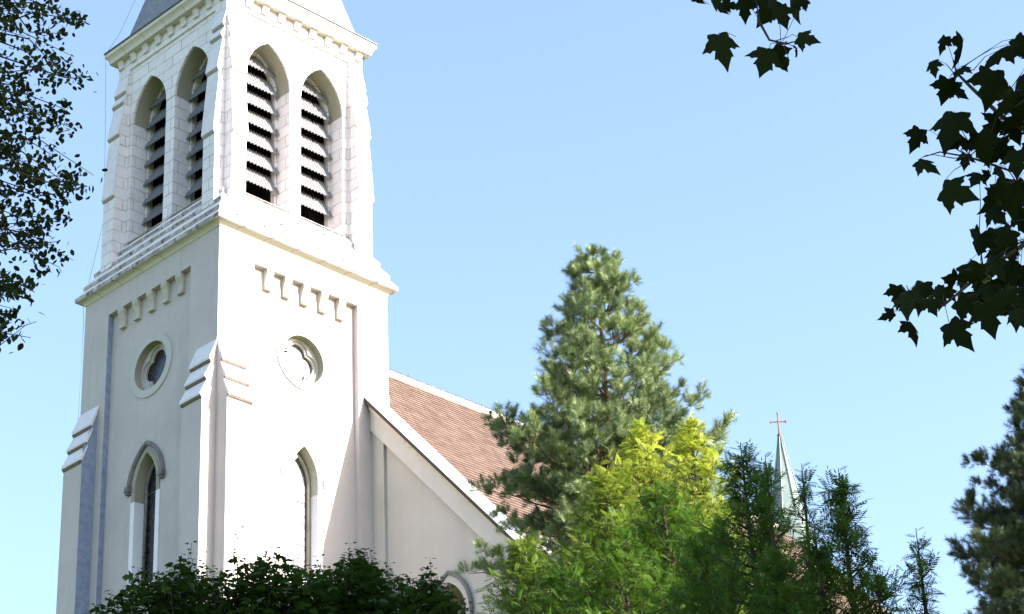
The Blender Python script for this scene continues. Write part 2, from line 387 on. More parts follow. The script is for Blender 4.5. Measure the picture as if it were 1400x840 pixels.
# lancet windows: painted band and jambs below, bare stone arch above
for face in (FL, FR):
    c = LAN['c']; l0 = lancet_loop(); l2 = lancet_loop(0.03); hj = 26.18; DW = RD + (0.36 if face is FL else 0.34); PF = RD - 0.022
    mir = lambda L: [(2*c - s, h) for s, h in L]
    up = lambda L: [(L[0][0], hj)] + L[1:-1] + [(L[-1][0], hj)]
    mb = MB()
    low0 = [(l0[0][0], l0[0][1]), (l0[0][0], hj)]; low2 = [(l2[0][0], l2[0][1]), (l2[0][0], hj)]; lowb = [(c + .625, l0[0][1] - .12), (c + .625, hj)]
    for f_ in (lambda L: L, mir):
        a_, b_, o_ = f_(low0), f_(low2), f_(lowb)
        reveal(mb, face, a_, PF, DW, b_, False)
        mb.add([face(*o_[0], PF), face(a_[0][0], o_[0][1], PF), face(*a_[1], PF), face(*o_[1], PF)], [(0, 1, 2, 3)]); reveal(mb, face, o_, PF, RD, None, False)
    reveal(mb, face, [l0[0], l0[-1]], RD, DW, [(l2[0][0], l2[0][1] + 0.3), (l2[-1][0], l2[-1][1] + 0.3)], False)
    lw = part(mb, 'lancet_window', M['white_paint'])
    mb = MB(); q0 = face(c - .70, l0[0][1] - .26, RD + .1); q1 = face(c + .70, l0[0][1] - .12, RD - .12)
    mb.box([min(a, b) for a, b in zip(q0, q1)], [max(a, b) for a, b in zip(q0, q1)]); part(mb, 'sill', M['ringstone'], lw)
    mb = MB(); reveal(mb, face, up(l0), PF, DW, up(l2), False)
    band = arch(c, 0.60, hj, LAN['hs'], LAN['rise'] + 0.15)
    vs = [face(s, h, PF) for s, h in band] + [face(s, h, PF) for s, h in up(l0)]; n = len(band)
    mb.add(vs, [(i, i+1, n+i+1, n+i) for i in range(n - 1)])
    reveal(mb, face, band, PF, RD, None, True)
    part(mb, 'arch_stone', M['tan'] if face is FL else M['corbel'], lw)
    mb = MB(); hood = arch(c - .02, 0.74, 26.66, LAN['hs'] + 0.02, LAN['rise'] + 0.24)[1:-1]
    hood = [p for p in hood if p[1] > 26.7]; hood = [(hood[0][0] + .01, 26.66)] + hood + [(hood[-1][0] - .01, 26.66)]
    hr = .07 if face is FL else .04
    roll(mb, face, hood, RD - (0.03 if face is FL else 0.0), hr, 8)
    for sx in (hood[0][0], hood[-1][0]):
        q = face(sx, 26.60, RD - (0.05 if face is FL else 0.0)); k_ = 1.0 if face is FL else .6
        mb.box((q[0]-.085*k_, q[1]-.085*k_, q[2]-.10), (q[0]+.085*k_, q[1]+.085*k_, q[2]+.06))
        mb.box((q[0]-.06*k_, q[1]-.06*k_, q[2]-.17), (q[0]+.06*k_, q[1]+.06*k_, q[2]-.10))
    part(mb, 'hood_mould', M['greystone'] if face is FL else M['lightstone'], lw)  # hood stone paler on the sunlit side, the sun's brightness put into its colour
    mb = MB(); fr = arch(c, 0.37, LAN['h0'] + 0.3, LAN['hs'] - 0.02, LAN['rise'] - 0.16)
    roll(mb, face, fr, DW - 0.07, 0.05, 8)
    part(mb, 'frame', M['tan_plain'] if face is FR else M['greystone'], lw, smooth=True)  # frame darker on the west front, shade put into its colour
    mb = MB(); sheet(mb, face, DW - 0.01, lancet_loop(0.02)); part(mb, 'glass', M['glass_shaded'] if face is FL else M['glass'], lw)

# shaft buttresses with three weathered setoffs
def buttress(face, s0, s1, outs, hs, hbot, top, mbody, name, base_d=0.0, step=0.0, hang=0.03, slab=0.055, mdrip=None):
    """outs: drip projection per setoff; body widens under each; face depth is negative outwards"""
    body = []
    inner = [o - 0.07 for o in outs]
    prof = [(0, top)]
    for i, (o, h) in enumerate(zip(outs, hs)):
        prof.append((inner[i], h + 0.02))
        nxt = h - 0.10
        prof.append((inner[i], nxt))
    prof.append((inner[-1], hbot)); prof.append((0, hbot))
    mb = MB(); n = len(prof); vs = []
    for s in (s0, s1): vs += [face(s, h, base_d - o) for o, h in prof]
    # body as stacked trapezoids
    hh = top
    for i, (o, h) in enumerate(zip(outs, hs)):
        ibase = inner[i-1] if i else 0.0
        htop = hh
        hb = hs[i] ; lowb = hbot if i == len(outs) - 1 else hs[i] - 0.13
        P = [(-0.02, htop), (ibase, htop), (inner[i], hb), (inner[i], lowb), (-0.02, lowb)]
        m_ = len(P); V = []
        for s in (s0, s1): V += [face(s, h_, base_d - o_) for o_, h_ in P]
        mb.add(V, [(k, (k+1) % m_, m_+(k+1) % m_, m_+k) for k in range(m_)] + [tuple(range(m_))[::-1], tuple(range(m_, 2*m_))])
        hh = hs[i] - 0.13
    bt = part(mb, name, mbody)
    hh = top; 
    for i, (o, h) in enumerate(zip(outs, hs)):
        ib = (inner[i-1] if i else 0.0) - 0.01
        m2 = MB(); P = [(ib, hh + 0.03), (o, h), (o, h - slab), (o - 0.075, h - slab - 0.05), (ib, h - slab - 0.05)]
        P = [(ib, hh + 0.03), (o, h + 0.01), (o, h - slab), (inner[i] + .012, h - slab), (ib, hh - slab)]
        V = []
        for s in (s0 - (hang if s0 > 0.3 else 0.012), s1 + (hang if s1 < W - 0.3 else 0.012)): V += [face(s, h_, base_d - o_) for o_, h_ in P]
        m_ = len(P); m2.add(V, [(k, (k+1) % m_, m_+(k+1) % m_, m_+k) for k in range(m_)] + [tuple(range(m_))[::-1], tuple(range(m_, 2*m_))])
        cp = part(m2, 'setoff', M['cap'], bt)
        m3 = MB(); V = []
        P = [(inner[i] + .008, h - slab - .002), (o - .012, h - slab - .002), (o - .03, h - slab - 0.045), (inner[i] + .008, h - slab - 0.075)]
        for s in (s0 - .004, s1 + .004): V += [face(s, h_, base_d - o_) for o_, h_ in P]
        m3.add(V, [(0, 1, 5, 4), (1, 2, 6, 5), (2, 3, 7, 6), (3, 0, 4, 7), (3, 2, 1, 0), (4, 5, 6, 7)])
        part(m3, 'drip_moulding', mdrip or M['drip'], bt)
        hh = h - 0.13
    return bt
SH = dict(outs=[0.25, 0.385, 0.525], hs=[28.93, 28.38, 27.82], hbot=HB, top=29.55, mbody=M['plaster'], name='shaft_buttress')
buttress(FL, 0.0, 0.83, **SH)
buttress(FR, 0.0, 0.80, **SH)
buttress(FL, W - 0.83, W, **SH)
buttress(FK, 0.0, 0.83, **SH)

# plinth cornice between shaft and belfry
mb = MB(); ring_sweep(mb, [(0.0, 32.93), (0.03, 32.95), (0.055, 33.0), (0.10, 33.05), (0.17, 33.08)]); part(mb, 'cornice_roll', M['cream'])
mb = MB(); ring_sweep(mb, [(0.17, 33.075), (0.225, 33.08), (0.225, 33.20), (0.03, 33.46), (0.07, 33.465), (0.07, 33.56), (-0.16, 33.89), (-0.125, 33.895), (-0.125, 33.99),
                           (-0.35, 34.30), (-0.315, 34.305), (-0.315, 34.39), (-0.49, 34.64), (-0.49, 34.70)])
part(mb, 'weathered_cornice', M['weathered'])

# --- belfry
B0 = 0.45; BPD = 0.06; HE = 41.12
def fb(face):        # belfry face frame: depth measured from the belfry wall plane
    return lambda s, h, d: face(s, h, d + B0)
BC = [2.04, 4.03]; BHW = 0.79
def blp(c, k=0.0): return arch(c, BHW - k, 34.55 + k*0, 38.72, 1.28 - k)
bpanel = rect(0.98, 34.5, 5.02, 40.68)
mb = MB()
for face in FACES:
    g = fb(face)
    sheet(mb, g, 0, rect(B0, 34.5, W - B0, HE), [bpanel]); reveal(mb, g, bpanel, 0, BPD)
    sheet(mb, g, BPD, bpanel, [blp(c)[0:] for c in BC])
mb.add([(B0, B0, HE), (W-B0, B0, HE), (W-B0, W-B0, HE), (B0, W-B0, HE)], [(0, 1, 2, 3)])
part(mb, 'belfry', M['ashlar'])
def louvre(mb, face, c, hw, h, d0, d1, rise, nw=13, amp=0.018):
    n = nw * 6 + 1; vs = []; fs = []
    def wid(hh):                     # the sheet is cut to the arch
        if hh <= 38.72: return hw
        R = (1.28**2 + BHW**2) / (2 * BHW); return max(0.03, min(hw, BHW - R + math.sqrt(max(0, R*R - (hh - 38.72)**2))))
    rows = 5
    for side in (0, 1):
        for t in np.linspace(0, 1, rows):
            wt = wid(h + rise * t + .02)
            for k in range(n):
                x = -hw + 2 * hw * k / (n - 1); a = amp * math.cos(2 * math.pi * nw * k / (n - 1)); s = c + max(-wt, min(wt, x))
                vs.append(face(s, h + rise * t + a * 0.4 - side * 0.010, d0 + (d1 - d0) * t - a + side * 0.01))
    for side in (0, 1):
        for j in range(rows - 1):
            o = (side * rows + j) * n
            for k in range(n - 1): fs.append((o+k, o+k+1, o+n+k+1, o+n+k))
    o = rows * n
    for k in range(n - 1): fs.append((k, k+1, o+k+1, o+k))
    mb.add(vs, fs)
for face in FACES:
    g = fb(face)
    for c in BC:
        mb = MB(); l0 = blp(c); l1 = blp(c, 0.0)
        reveal(mb, g, l0, BPD, 0.62, l1, False)
        # inner order
        l2 = blp(c, 0.07); reveal(mb, g, l0, 0.62, 0.621, l2, False); reveal(mb, g, l2, 0.62, 0.80, None, False)
        # raised arch ring flush with the wall: voussoir band
        bw = part(mb, 'belfry_opening', M['ashlar'])
        mb = MB(); bnd = arch(c, BHW + 0.20, 38.72, 38.72, 1.28 + 0.26)[1:-1]; inn = arch(c, BHW, 38.72, 38.72, 1.28)[1:-1]; n = len(bnd)
        mb.add([g(s, h, BPD - 0.012) for s, h in bnd] + [g(s, h, BPD - 0.012) for s, h in inn], [(i, i+1, n+i+1, n+i) for i in range(n - 1)])
        reveal(mb, g, bnd, BPD - 0.012, BPD, None, False); part(mb, 'voussoirs', M['white_stone'] if 'white_stone' in M else M['ashlar'], bw)
        mb = MB(); reveal(mb, g, arch(c, BHW - .004, 38.55, 38.72, 1.28 - .004)[1:-1], BPD + 0.05, 0.61, None, False); part(mb, 'arch_soffit', M['tan'], bw)
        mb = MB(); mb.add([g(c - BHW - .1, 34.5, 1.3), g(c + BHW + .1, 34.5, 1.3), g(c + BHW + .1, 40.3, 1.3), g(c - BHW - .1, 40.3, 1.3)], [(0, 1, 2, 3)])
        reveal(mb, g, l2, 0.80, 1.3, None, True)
        part(mb, 'dark_interior', M['dark'], bw)  # black sheets painted to stand in for the unlit space behind the louvres
        for k in range(7):
            h = 34.83 + 0.645 * (k + 1)
            hw = BHW - 0.02
            mb = MB(); louvre(mb, g, c, hw, h, 0.50, 0.80, 0.65)
            part(mb, 'louvre', M['louvre'], bw, smooth=False)
        mb = MB()
        mb.add([g(c - BHW, 34.86, 0.70), g(c + BHW, 34.86, 0.70), g(c + BHW, 34.62, -0.05), g(c - BHW, 34.62, -0.05)], [(0, 1, 2, 3)])
        mb.add([g(c - BHW, 34.86, 0.70), g(c + BHW, 34.86, 0.70), g(c + BHW, 34.98, 0.70), g(c - BHW, 34.98, 0.70)], [(0, 1, 2, 3)])
        part(mb, 'sill', M['ashlar_dirty'], bw)
# belfry angle buttresses
BB = dict(outs=[0.14, 0.205, 0.31, 0.40], hs=[39.93, 39.52, 38.37, 36.26], hbot=33.9, top=40.50, mbody=M['ashlar'], name='belfry_buttress', base_d=0.0, hang=0.015, slab=0.04, mdrip=M['belfry_drip'])
for face in FACES:
    g = fb(face)
    buttress(g, B0, B0 + 0.51, **BB); buttress(g, W - B0 - 0.51, W - B0, **BB)
# eaves
for face in FACES:
    g = fb(face)
    for k in range(9):
        mb = MB(); corbel(mb, g, 0.62 + (W - 1.24) * k / 8, 0.22, 41.14, 0.30, 0.0, -0.12); part(mb, 'modillion', M['lightstone'])
mb = MB(); ring_sweep(mb, [(-0.46, 41.12), (-0.24, 41.12), (-0.235, 41.17), (-0.215, 41.26), (-0.16, 41.33), (-0.13, 41.35), (-0.13, 41.47), (-0.16, 41.50), (-0.6, 41.56)])
part(mb, 'eaves_cornice', M['cream'])
mb = MB(); ring_sweep(mb, [(-0.15, 41.495), (-0.105, 41.50), (-0.105, 41.535), (-0.55, 41.60)]); part(mb, 'eaves_flashing', M['zinc_dark'])
# spire
mb = MB(); prof = [(-0.36, 41.50), (-0.50, 41.70), (-0.62, 42.10)]
nS = 14
for k in range(1, nS + 1):
    t = k / nS; prof.append((-0.62 - (3 - 0.62 - 0.01) * t, 42.10 + 10.0 * t))
ring_sweep(mb, prof); sp = part(mb, 'spire', M['slates'])
mb = MB(); mb.tube([(3, 3, 52.0), (3, 3, 53.4)], [0.10, 0.03], 8); mb.tube([(2.6, 3, 53.0), (3.4, 3, 53.0)], 0.025, 6); part(mb, 'finial', M['iron'], sp)
# lightning cable: down the spire, over both cornices, down the shaft edge
mb = MB(); pts = [(2.8, 3.2, 52.0), (0.55, 5.75, 42.4), (0.12, 5.80, 41.5)]
mb.tube(pts, 0.006, 4)
mb.tube([(0.12, 5.80, 41.5), (0.30, 5.90, 39.0), (0.5, 6.05, 36.0), (0.2, 6.20, 33.9), (0.1, 6.27, 33.1), (-0.02, 6.04, 32.4), (-0.03, 6.06, 28.8), (0.2, 6.06, 27), (0.2, 6.06, HB)], 0.006, 4)
part(mb, 'lightning_cable', M['zinc_dark'])

# --- nave
SL = 1.094; RV = 3.0; RH = 32.45; VE = -5.75; UF = 5.36; UE = 27.4
def rh(v, off=0.0): return RH - SL * abs(RV - v) + off
hE = rh(VE)
VB = 2 * RV - VE
mb = MB()
NW = dict(c=-2.78, hw=0.60, h0=19.5, hs=22.30, rise=0.95)
pan = [(-0.45, HB + 1), (-0.45, 28.18), (-5.05, 28.18 - 1.04 * 4.6), (-5.05, HB + 1)]
def FN(s, h, d): return (UF + d, s, h)
wl = arch(NW['c'], NW['hw'], NW['h0'], NW['hs'], NW['rise'])
outer = [(VE + .05, HB), (VE + .05, rh(VE, -.15)), (RV, RH - .15), (VB - .05, rh(VE, -.15)), (VB - .05, HB)]
sheet(mb, FN, 0, outer, [pan]); reveal(mb, FN, pan, 0, 0.09); sheet(mb, FN, 0.09, pan, [wl])
# side walls and far wall
mb.add([(UF, VE + .05, HB), (UE, VE + .05, HB), (UE, VE + .05, hE), (UF, VE + .05, hE)], [(0, 1, 2, 3)])
mb.add([(UF, VB - .05, HB), (UE, VB - .05, HB), (UE, VB - .05, hE), (UF, VB - .05, hE)], [(0, 1, 2, 3)])
RA = RV - VE - .05
ap = [(UE + RA * math.sin(a), RV - RA * math.cos(a)) for a in [math.radians(k * 36) for k in range(6)]]
for i in range(5):
    (a, b), (c_, d_) = ap[i], ap[i+1]; mb.add([(a, b, HB), (c_, d_, HB), (c_, d_, hE), (a, b, hE)], [(0, 1, 2, 3)])
part(mb, 'nave_wall', M['plaster_nave'])
# corner pier at the outer end of the front
mb = MB(); mb.box((UF - 0.35, VE - 0.55, HB), (UF + 0.7, VE + 0.25, rh(VE) + 0.25)); mb.box((UF - 0.42, VE - 0.62, rh(VE) + 0.25), (UF + 0.77, VE + 0.32, rh(VE) + 0.42))
part(mb, 'corner_pier', M['plaster_nave'])
# rake band under the coping
for sg in (1,):
    mb = MB(); 
    v0, v1 = 0.0, VE + .05
    P = [(v0, rh(v0, -0.02)), (v1, rh(v1, -0.02)), (v1, rh(v1, -0.02) - 0.62), (v0, rh(v0, -0.02) - 0.62)]
    mb.add([(UF - .07, v, h) for v, h in P] + [(UF, v, h) for v, h in P], [(0, 1, 2, 3), (0, 1, 5, 4), (3, 2, 6, 7), (1, 2, 6, 5), (0, 3, 7, 4)])
    part(mb, 'rake_band', M['band'])
mb = MB()
v0, v1 = 0.0, VE
P = [(v0, rh(v0, 0.10)), (v1, rh(v1, 0.10)), (v1, rh(v1, -0.02)), (v0, rh(v0, -0.02))]
mb.add([(UF - .13, v, h) for v, h in P] + [(UF + .1, v, h) for v, h in P], [(0, 1, 2, 3), (0, 1, 5, 4), (3, 2, 6, 7), (1, 2, 6, 5)])
part(mb, 'rake_moulding', M['cream'])
def coping(v0, v1, name='coping', sgn=1):
    mb = MB(); n = 7
    for k in range(n):
        a = v0 + (v1 - v0) * k / n; b = v0 + (v1 - v0) * (k + 1) / n - (0.006 if v1 < v0 else -0.006)
        u0, u1 = UF - 0.29, UF + 0.52
        V = []
        for v in (a, b): V += [(u0, v, rh(v, 0.31)), (u1, v, rh(v, 0.36)), (u1, v, rh(v, 0.12)), (u0, v, rh(v, 0.30))]
        mb.add(V, [(0, 1, 5, 4), (1, 2, 6, 5), (2, 3, 7, 6), (3, 0, 4, 7), (0, 1, 2, 3), (4, 5, 6, 7)])
    o = part(mb, name, M['zinc'])
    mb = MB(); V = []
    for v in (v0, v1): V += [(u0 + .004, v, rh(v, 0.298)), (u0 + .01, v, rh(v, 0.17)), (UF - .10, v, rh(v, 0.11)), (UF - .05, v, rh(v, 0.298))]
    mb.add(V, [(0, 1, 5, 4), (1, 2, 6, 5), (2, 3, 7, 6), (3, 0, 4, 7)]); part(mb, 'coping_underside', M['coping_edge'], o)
coping(0.0, VE - 0.1)
coping(6.0, VB + 0.1)
# lead flashing on the tower side above the coping
mb = MB(); P = [(5.03, 29.76), (6.0, 29.80), (6.0, 29.2), (5.35, 29.2), (5.05, 29.50)]
mb.add([(u, -0.015, h) for u, h in P] + [(u, 0.0, h) for u, h in P], [(0, 1, 2, 3, 4), (0, 1, 6, 5), (1, 2, 7, 6), (4, 0, 5, 9)]); part(mb, 'flashing', M['plaster_nave'])
# nave window
mb = MB(); wl2 = arch(NW['c'], NW['hw'] - .1, NW['h0'], NW['hs'], NW['rise'] - .1)
reveal(mb, FN, wl, 0.09, 0.70, wl2); nw = part(mb, 'nave_window', M['tan'])
mb = MB(); bnd = arch(NW['c'], 0.80, 21.95, NW['hs'], NW['rise'] + .27); inn = [(wl[0][0], 21.95)] + wl[1:-1] + [(wl[-1][0], 21.95)]; n = len(bnd)
mb.add([FN(s, h, 0.05) for s, h in bnd] + [FN(s, h, 0.05) for s, h in inn], [(i, i+1, n+i+1, n+i) for i in range(n - 1)]); reveal(mb, FN, bnd, 0.05, 0.09)
part(mb, 'surround', M['ringstone'], nw)
mb = MB(); roll(mb, FN, arch(NW['c'], 0.80, 22.1, NW['hs'], NW['rise'] + .27), 0.04, 0.06, 8)
for sx in (NW['c'] - .8, NW['c'] + .8): mb.box((UF - .08, sx - .09, 21.98), (UF + .09, sx + .09, 22.14))
part(mb, 'hood_mould', M['greystone'], nw)
mb = MB(); sheet(mb, FN, 0.68, wl2); part(mb, 'glass', M['glass'], nw)
mb = MB(); roll(mb, FN, arch(NW['c'], 0.36, NW['h0'], NW['hs'] - .1, 0.65), 0.62, 0.05, 6); part(mb, 'frame', M['tan_plain'], nw)

# tiled roof: every tile a tilted plate
def tiled(planes, name):
    """planes: list of (origin, along, down, polygon test, nalong, ndown) in local axes"""
    V = []; Fc = []; T = []
    tw, tl = 0.19, 0.23
    for org, al, dn, test, na, nd, a0 in planes:
        org, al, dn = map(lambda q: np.array(q, float), (org, al, dn)); nn = np.cross(al, dn); nn = nn * np.sign(nn[2])
        for j in range(nd):
            for i in range(a0, na):
                s = (i + (0.5 if j % 2 else 0)) * tw; t = j * tl
                if not test(s + tw/2, t + tl/2): continue
                g = 0.004; lift = 0.050
                p = [org + al*(s+g) + dn*t, org + al*(s+tw-g) + dn*t, org + al*(s+tw-g) + dn*(t+tl*1.08), org + al*(s+tw*0.5) + dn*(t+tl*1.22), org + al*(s+g) + dn*(t+tl*1.08)]
                top = [p[0] + nn*0.005, p[1] + nn*0.005, p[2] + nn*lift*.8, p[3] + nn*lift*.95, p[4] + nn*lift*.8]
                low = [p[2] + nn*(lift*.8-0.022), p[3] + nn*(lift*.95-.022), p[4] + nn*(lift*.8-0.022)]
                n = len(V); V += top + low
                Fc += [(n, n+1, n+2), (n, n+2, n+4), (n+2, n+3, n+4), (n+2, n+5, n+6), (n+2, n+6, n+3), (n+3, n+6, n+7), (n+3, n+7, n+4)]
                r = min(1, max(0, random.gauss(0.5, 0.36))); T += [r] * 8
    V = np.array(V); V[:, 2] += DZ
    return fast_mesh(name, V, np.array(Fc), M['tiles'], church, T)
cs = 1 / math.hypot(1, SL); sn = SL * cs
slen = (RV - VE + 0.25) / cs
L_ = UE - UF - 0.35
roofpl = [((UF + .35, RV, RH), (1, 0, 0), (0, -cs, -sn), lambda s, t: s < L_, int(L_ / .19) + 1, int(slen / .23), 0),
          ((UF + .35, RV, RH), (1, 0, 0), (0, cs, -sn), lambda s, t: s < L_, int(L_ / .19) + 1, int(slen / .23), 0)]
ap = [(UE + (RA + .2) * math.sin(a), RV - (RA + .2) * math.cos(a)) for a in [math.radians(k * 36) for k in range(6)]]
tipp = np.array([UE, RV, RH])
for i in range(5):
    A = np.array([*ap[i], hE - .2]); Bq = np.array([*ap[i+1], hE - .2]); al = (Bq - A) / np.linalg.norm(Bq - A); mid = (A + Bq) / 2
    dn = mid - tipp; Ld = np.linalg.norm(dn); dn /= Ld; hw2 = np.linalg.norm(Bq - A) / 2
    roofpl.append((tipp, al, dn, (lambda s, t, hw2=hw2, Ld=Ld: abs(s) < hw2 * t / Ld), int(hw2 / .19) + 1, int(Ld / .23), -int(hw2 / .19) - 1))
nr = tiled(roofpl, 'nave_roof')
mb = MB()      # roof deck below the tiles and eaves gutter
mb.add([(UF+.3, RV, RH-.01), (UE, RV, RH-.01), (UE, VE-.2, rh(VE-.2)-.01), (UF+.3, VE-.2, rh(VE-.2)-.01), (UF+.3, VB+.2, rh(VE-.2)-.01), (UE, VB+.2, rh(VE-.2)-.01)], [(0, 1, 2, 3), (0, 4, 5, 1)])
for i in range(5): mb.add([(UE, RV, RH-.02), (*ap[i], hE-.24), (*ap[i+1], hE-.24)], [(0, 1, 2)])
part(mb, 'roof_deck', M['rust'], nr)
mb = MB()
k = UF + .3
while k < UE - .3:
    mb.tube([(k, RV, RH + .03), (k + .40, RV, RH + .045)], [0.15, 0.165], 10); k += 0.405
part(mb, 'ridge_cap', M['cream'], nr)
mb = MB(); mb.tube([(6.1 + i * 1.5, RV, RH + .27 - 0.02 * (i % 2)) for i in range(15)], 0.011, 5)
for i in range(7): mb.tube([(6.5 + 3.05 * i, RV, RH + .15), (6.5 + 3.05 * i, RV, RH + .32)], 0.018, 5)
part(mb, 'ridge_conductor', M['iron'], nr)
mb = MB(); mb.tube([(UF + .3, VE - .28, rh(VE) - .28), (UE, VE - .28, rh(VE) - .28)], 0.09, 8); part(mb, 'gutter', M['zinc'], nr)
# ridge turret
TU = 27.3
mb = MB(); n = 8; vs = []
for r, h in ((0.80, 31.5), (0.80, 32.35), (0.84, 32.40), (0.62, 33.0), (0.05, 36.15)):
    vs += [(TU + r * math.cos(math.pi/8 + k*math.pi/4), RV + r * math.sin(math.pi/8 + k*math.pi/4), h) for k in range(8)]
mb.add(vs, [(8*j+k, 8*j+(k+1) % 8, 8*j+8+(k+1) % 8, 8*j+8+k) for j in range(4) for k in range(8)])
for k in range(8):
    a = math.pi/8 + k*math.pi/4
    mb.tube([(TU + .63*math.cos(a), RV + .63*math.sin(a), 33.0), (TU + .06*math.cos(a), RV + .06*math.sin(a), 36.15)], 0.022, 5)
tr = part(mb, 'ridge_turret', M['patina'])
mb = MB(); mb.tube([(TU, RV, 36.1), (TU, RV, 37.05)], [0.045, 0.025], 6); mb.tube([(TU, RV, 36.13), (TU, RV, 36.22)], 0.09, 8)
mb.tube([(TU - .19, RV + .19, 36.72), (TU + .19, RV - .19, 36.72)], 0.022, 6)
for q in ((-.19, .19, 0), (.19, -.19, 0), (0, 0, .33)): mb.tube([(TU + q[0], RV + q[1], 36.68 + q[2]), (TU + q[0], RV + q[1], 36.76 + q[2])], 0.035, 6)
part(mb, 'cross', M['rust'], tr)

# ------------------------------------------------------------------ vegetation
def unit(a): return a / (np.linalg.norm(a, axis=-1, keepdims=True) + 1e-9)
def frames(nrm, ydir):
    """rotation matrices (n,3,3): columns x, y(along leaf), z(normal)"""
    y = unit(ydir); z = unit(nrm - (nrm * y).sum(-1, keepdims=True) * y); x = np.cross(y, z)
    return np.stack([x, y, z], -1)
def scatter(name, tv, tf, R, S, T, m, parent, tint):
    """template verts/faces stamped at every transform; one mesh"""
    n = len(T); k = len(tv)
    V = np.einsum('nij,kj->nki', R * S[:, None, None], tv) + T[:, None, :]
    Fc = (tf[None] + (np.arange(n) * k)[:, None, None]).reshape(-1, tf.shape[1])
    return fast_mesh(name, V.reshape(-1, 3), Fc, m, parent, np.repeat(tint, k))
def rnd_dirs(n, up=0.0):
    a = rng.normal(size=(n, 3)); a[:, 2] += up; return unit(a)

# leaf shapes
def fan(outline, fold=0.12, droop=0.15):
    o = np.array(outline, float); c = np.array([[0, 0.0]]); P = np.vstack([c, o])
    z = -np.abs(P[:, 0]) * fold - droop * (P ** 2).sum(1)
    n = len(o); return np.column_stack([P, z]), np.array([(0, 1 + i, 1 + (i + 1) % n) for i in range(n)])
half = [(.03, -.32), (.14, -.40), (.36, -.46), (.40, -.34), (.38, -.24), (.50, -.16), (.56, -.05), (.72, .10), (.54, .13), (.46, .22), (.36, .17), (.27, .20), (.31, .30), (.36, .45), (.26, .47), (.19, .58), (.10, .72)]
outl = half + [(0, .92)] + [(-x, y) for x, y in half[::-1]]
MAPLE = fan(outl, 0.22, 0.34)
half2 = [(.04, -.3), (.38, -.42), (.33, -.2), (.70, .12), (.22, .13), (.28, .44)]
MAPLE_S = fan(half2 + [(0, .85)] + [(-x, y) for x, y in half2[::-1]], 0.12, 0.25)
OVATE = fan([(0, -.5), (.26, -.3), (.36, 0), (.24, .32), (0, .58), (-.24, .32), (-.36, 0), (-.26, -.3)], 0.2, 0.1)

def curve(p0, p1, sag=0.0, n=6, jit=0.0):
    t = np.linspace(0, 1, n)[:, None]; P = p0 * (1 - t) + p1 * t
    P[:, 2] += sag * 4 * (t * (1 - t))[:, 0]
    if jit: P[1:-1] += rng.normal(size=(n - 2, 3)) * jit
    return P

# ---- near maple: trunk right of the camera, sprays of big leaves hanging into the view
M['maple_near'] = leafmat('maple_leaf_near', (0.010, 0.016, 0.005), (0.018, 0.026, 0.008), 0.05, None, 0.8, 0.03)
M['maple_top'] = leafmat('maple_leaf_dark', (0.012, 0.036, 0.007), (0.035, 0.085, 0.014), 0.2, (0.10, 0.18, 0.02))
M['shade_leaf'] = leafmat('shade_leaf', (0.03, 0.06, 0.012), (0.05, 0.09, 0.02), 0.05)
def in_view(P, m=40, left=False):
    x, y, z = to_px(P); return (z > 0) & (x > -m) & (x < 1400 + m) & (y > -m) & (y < 840 + m)

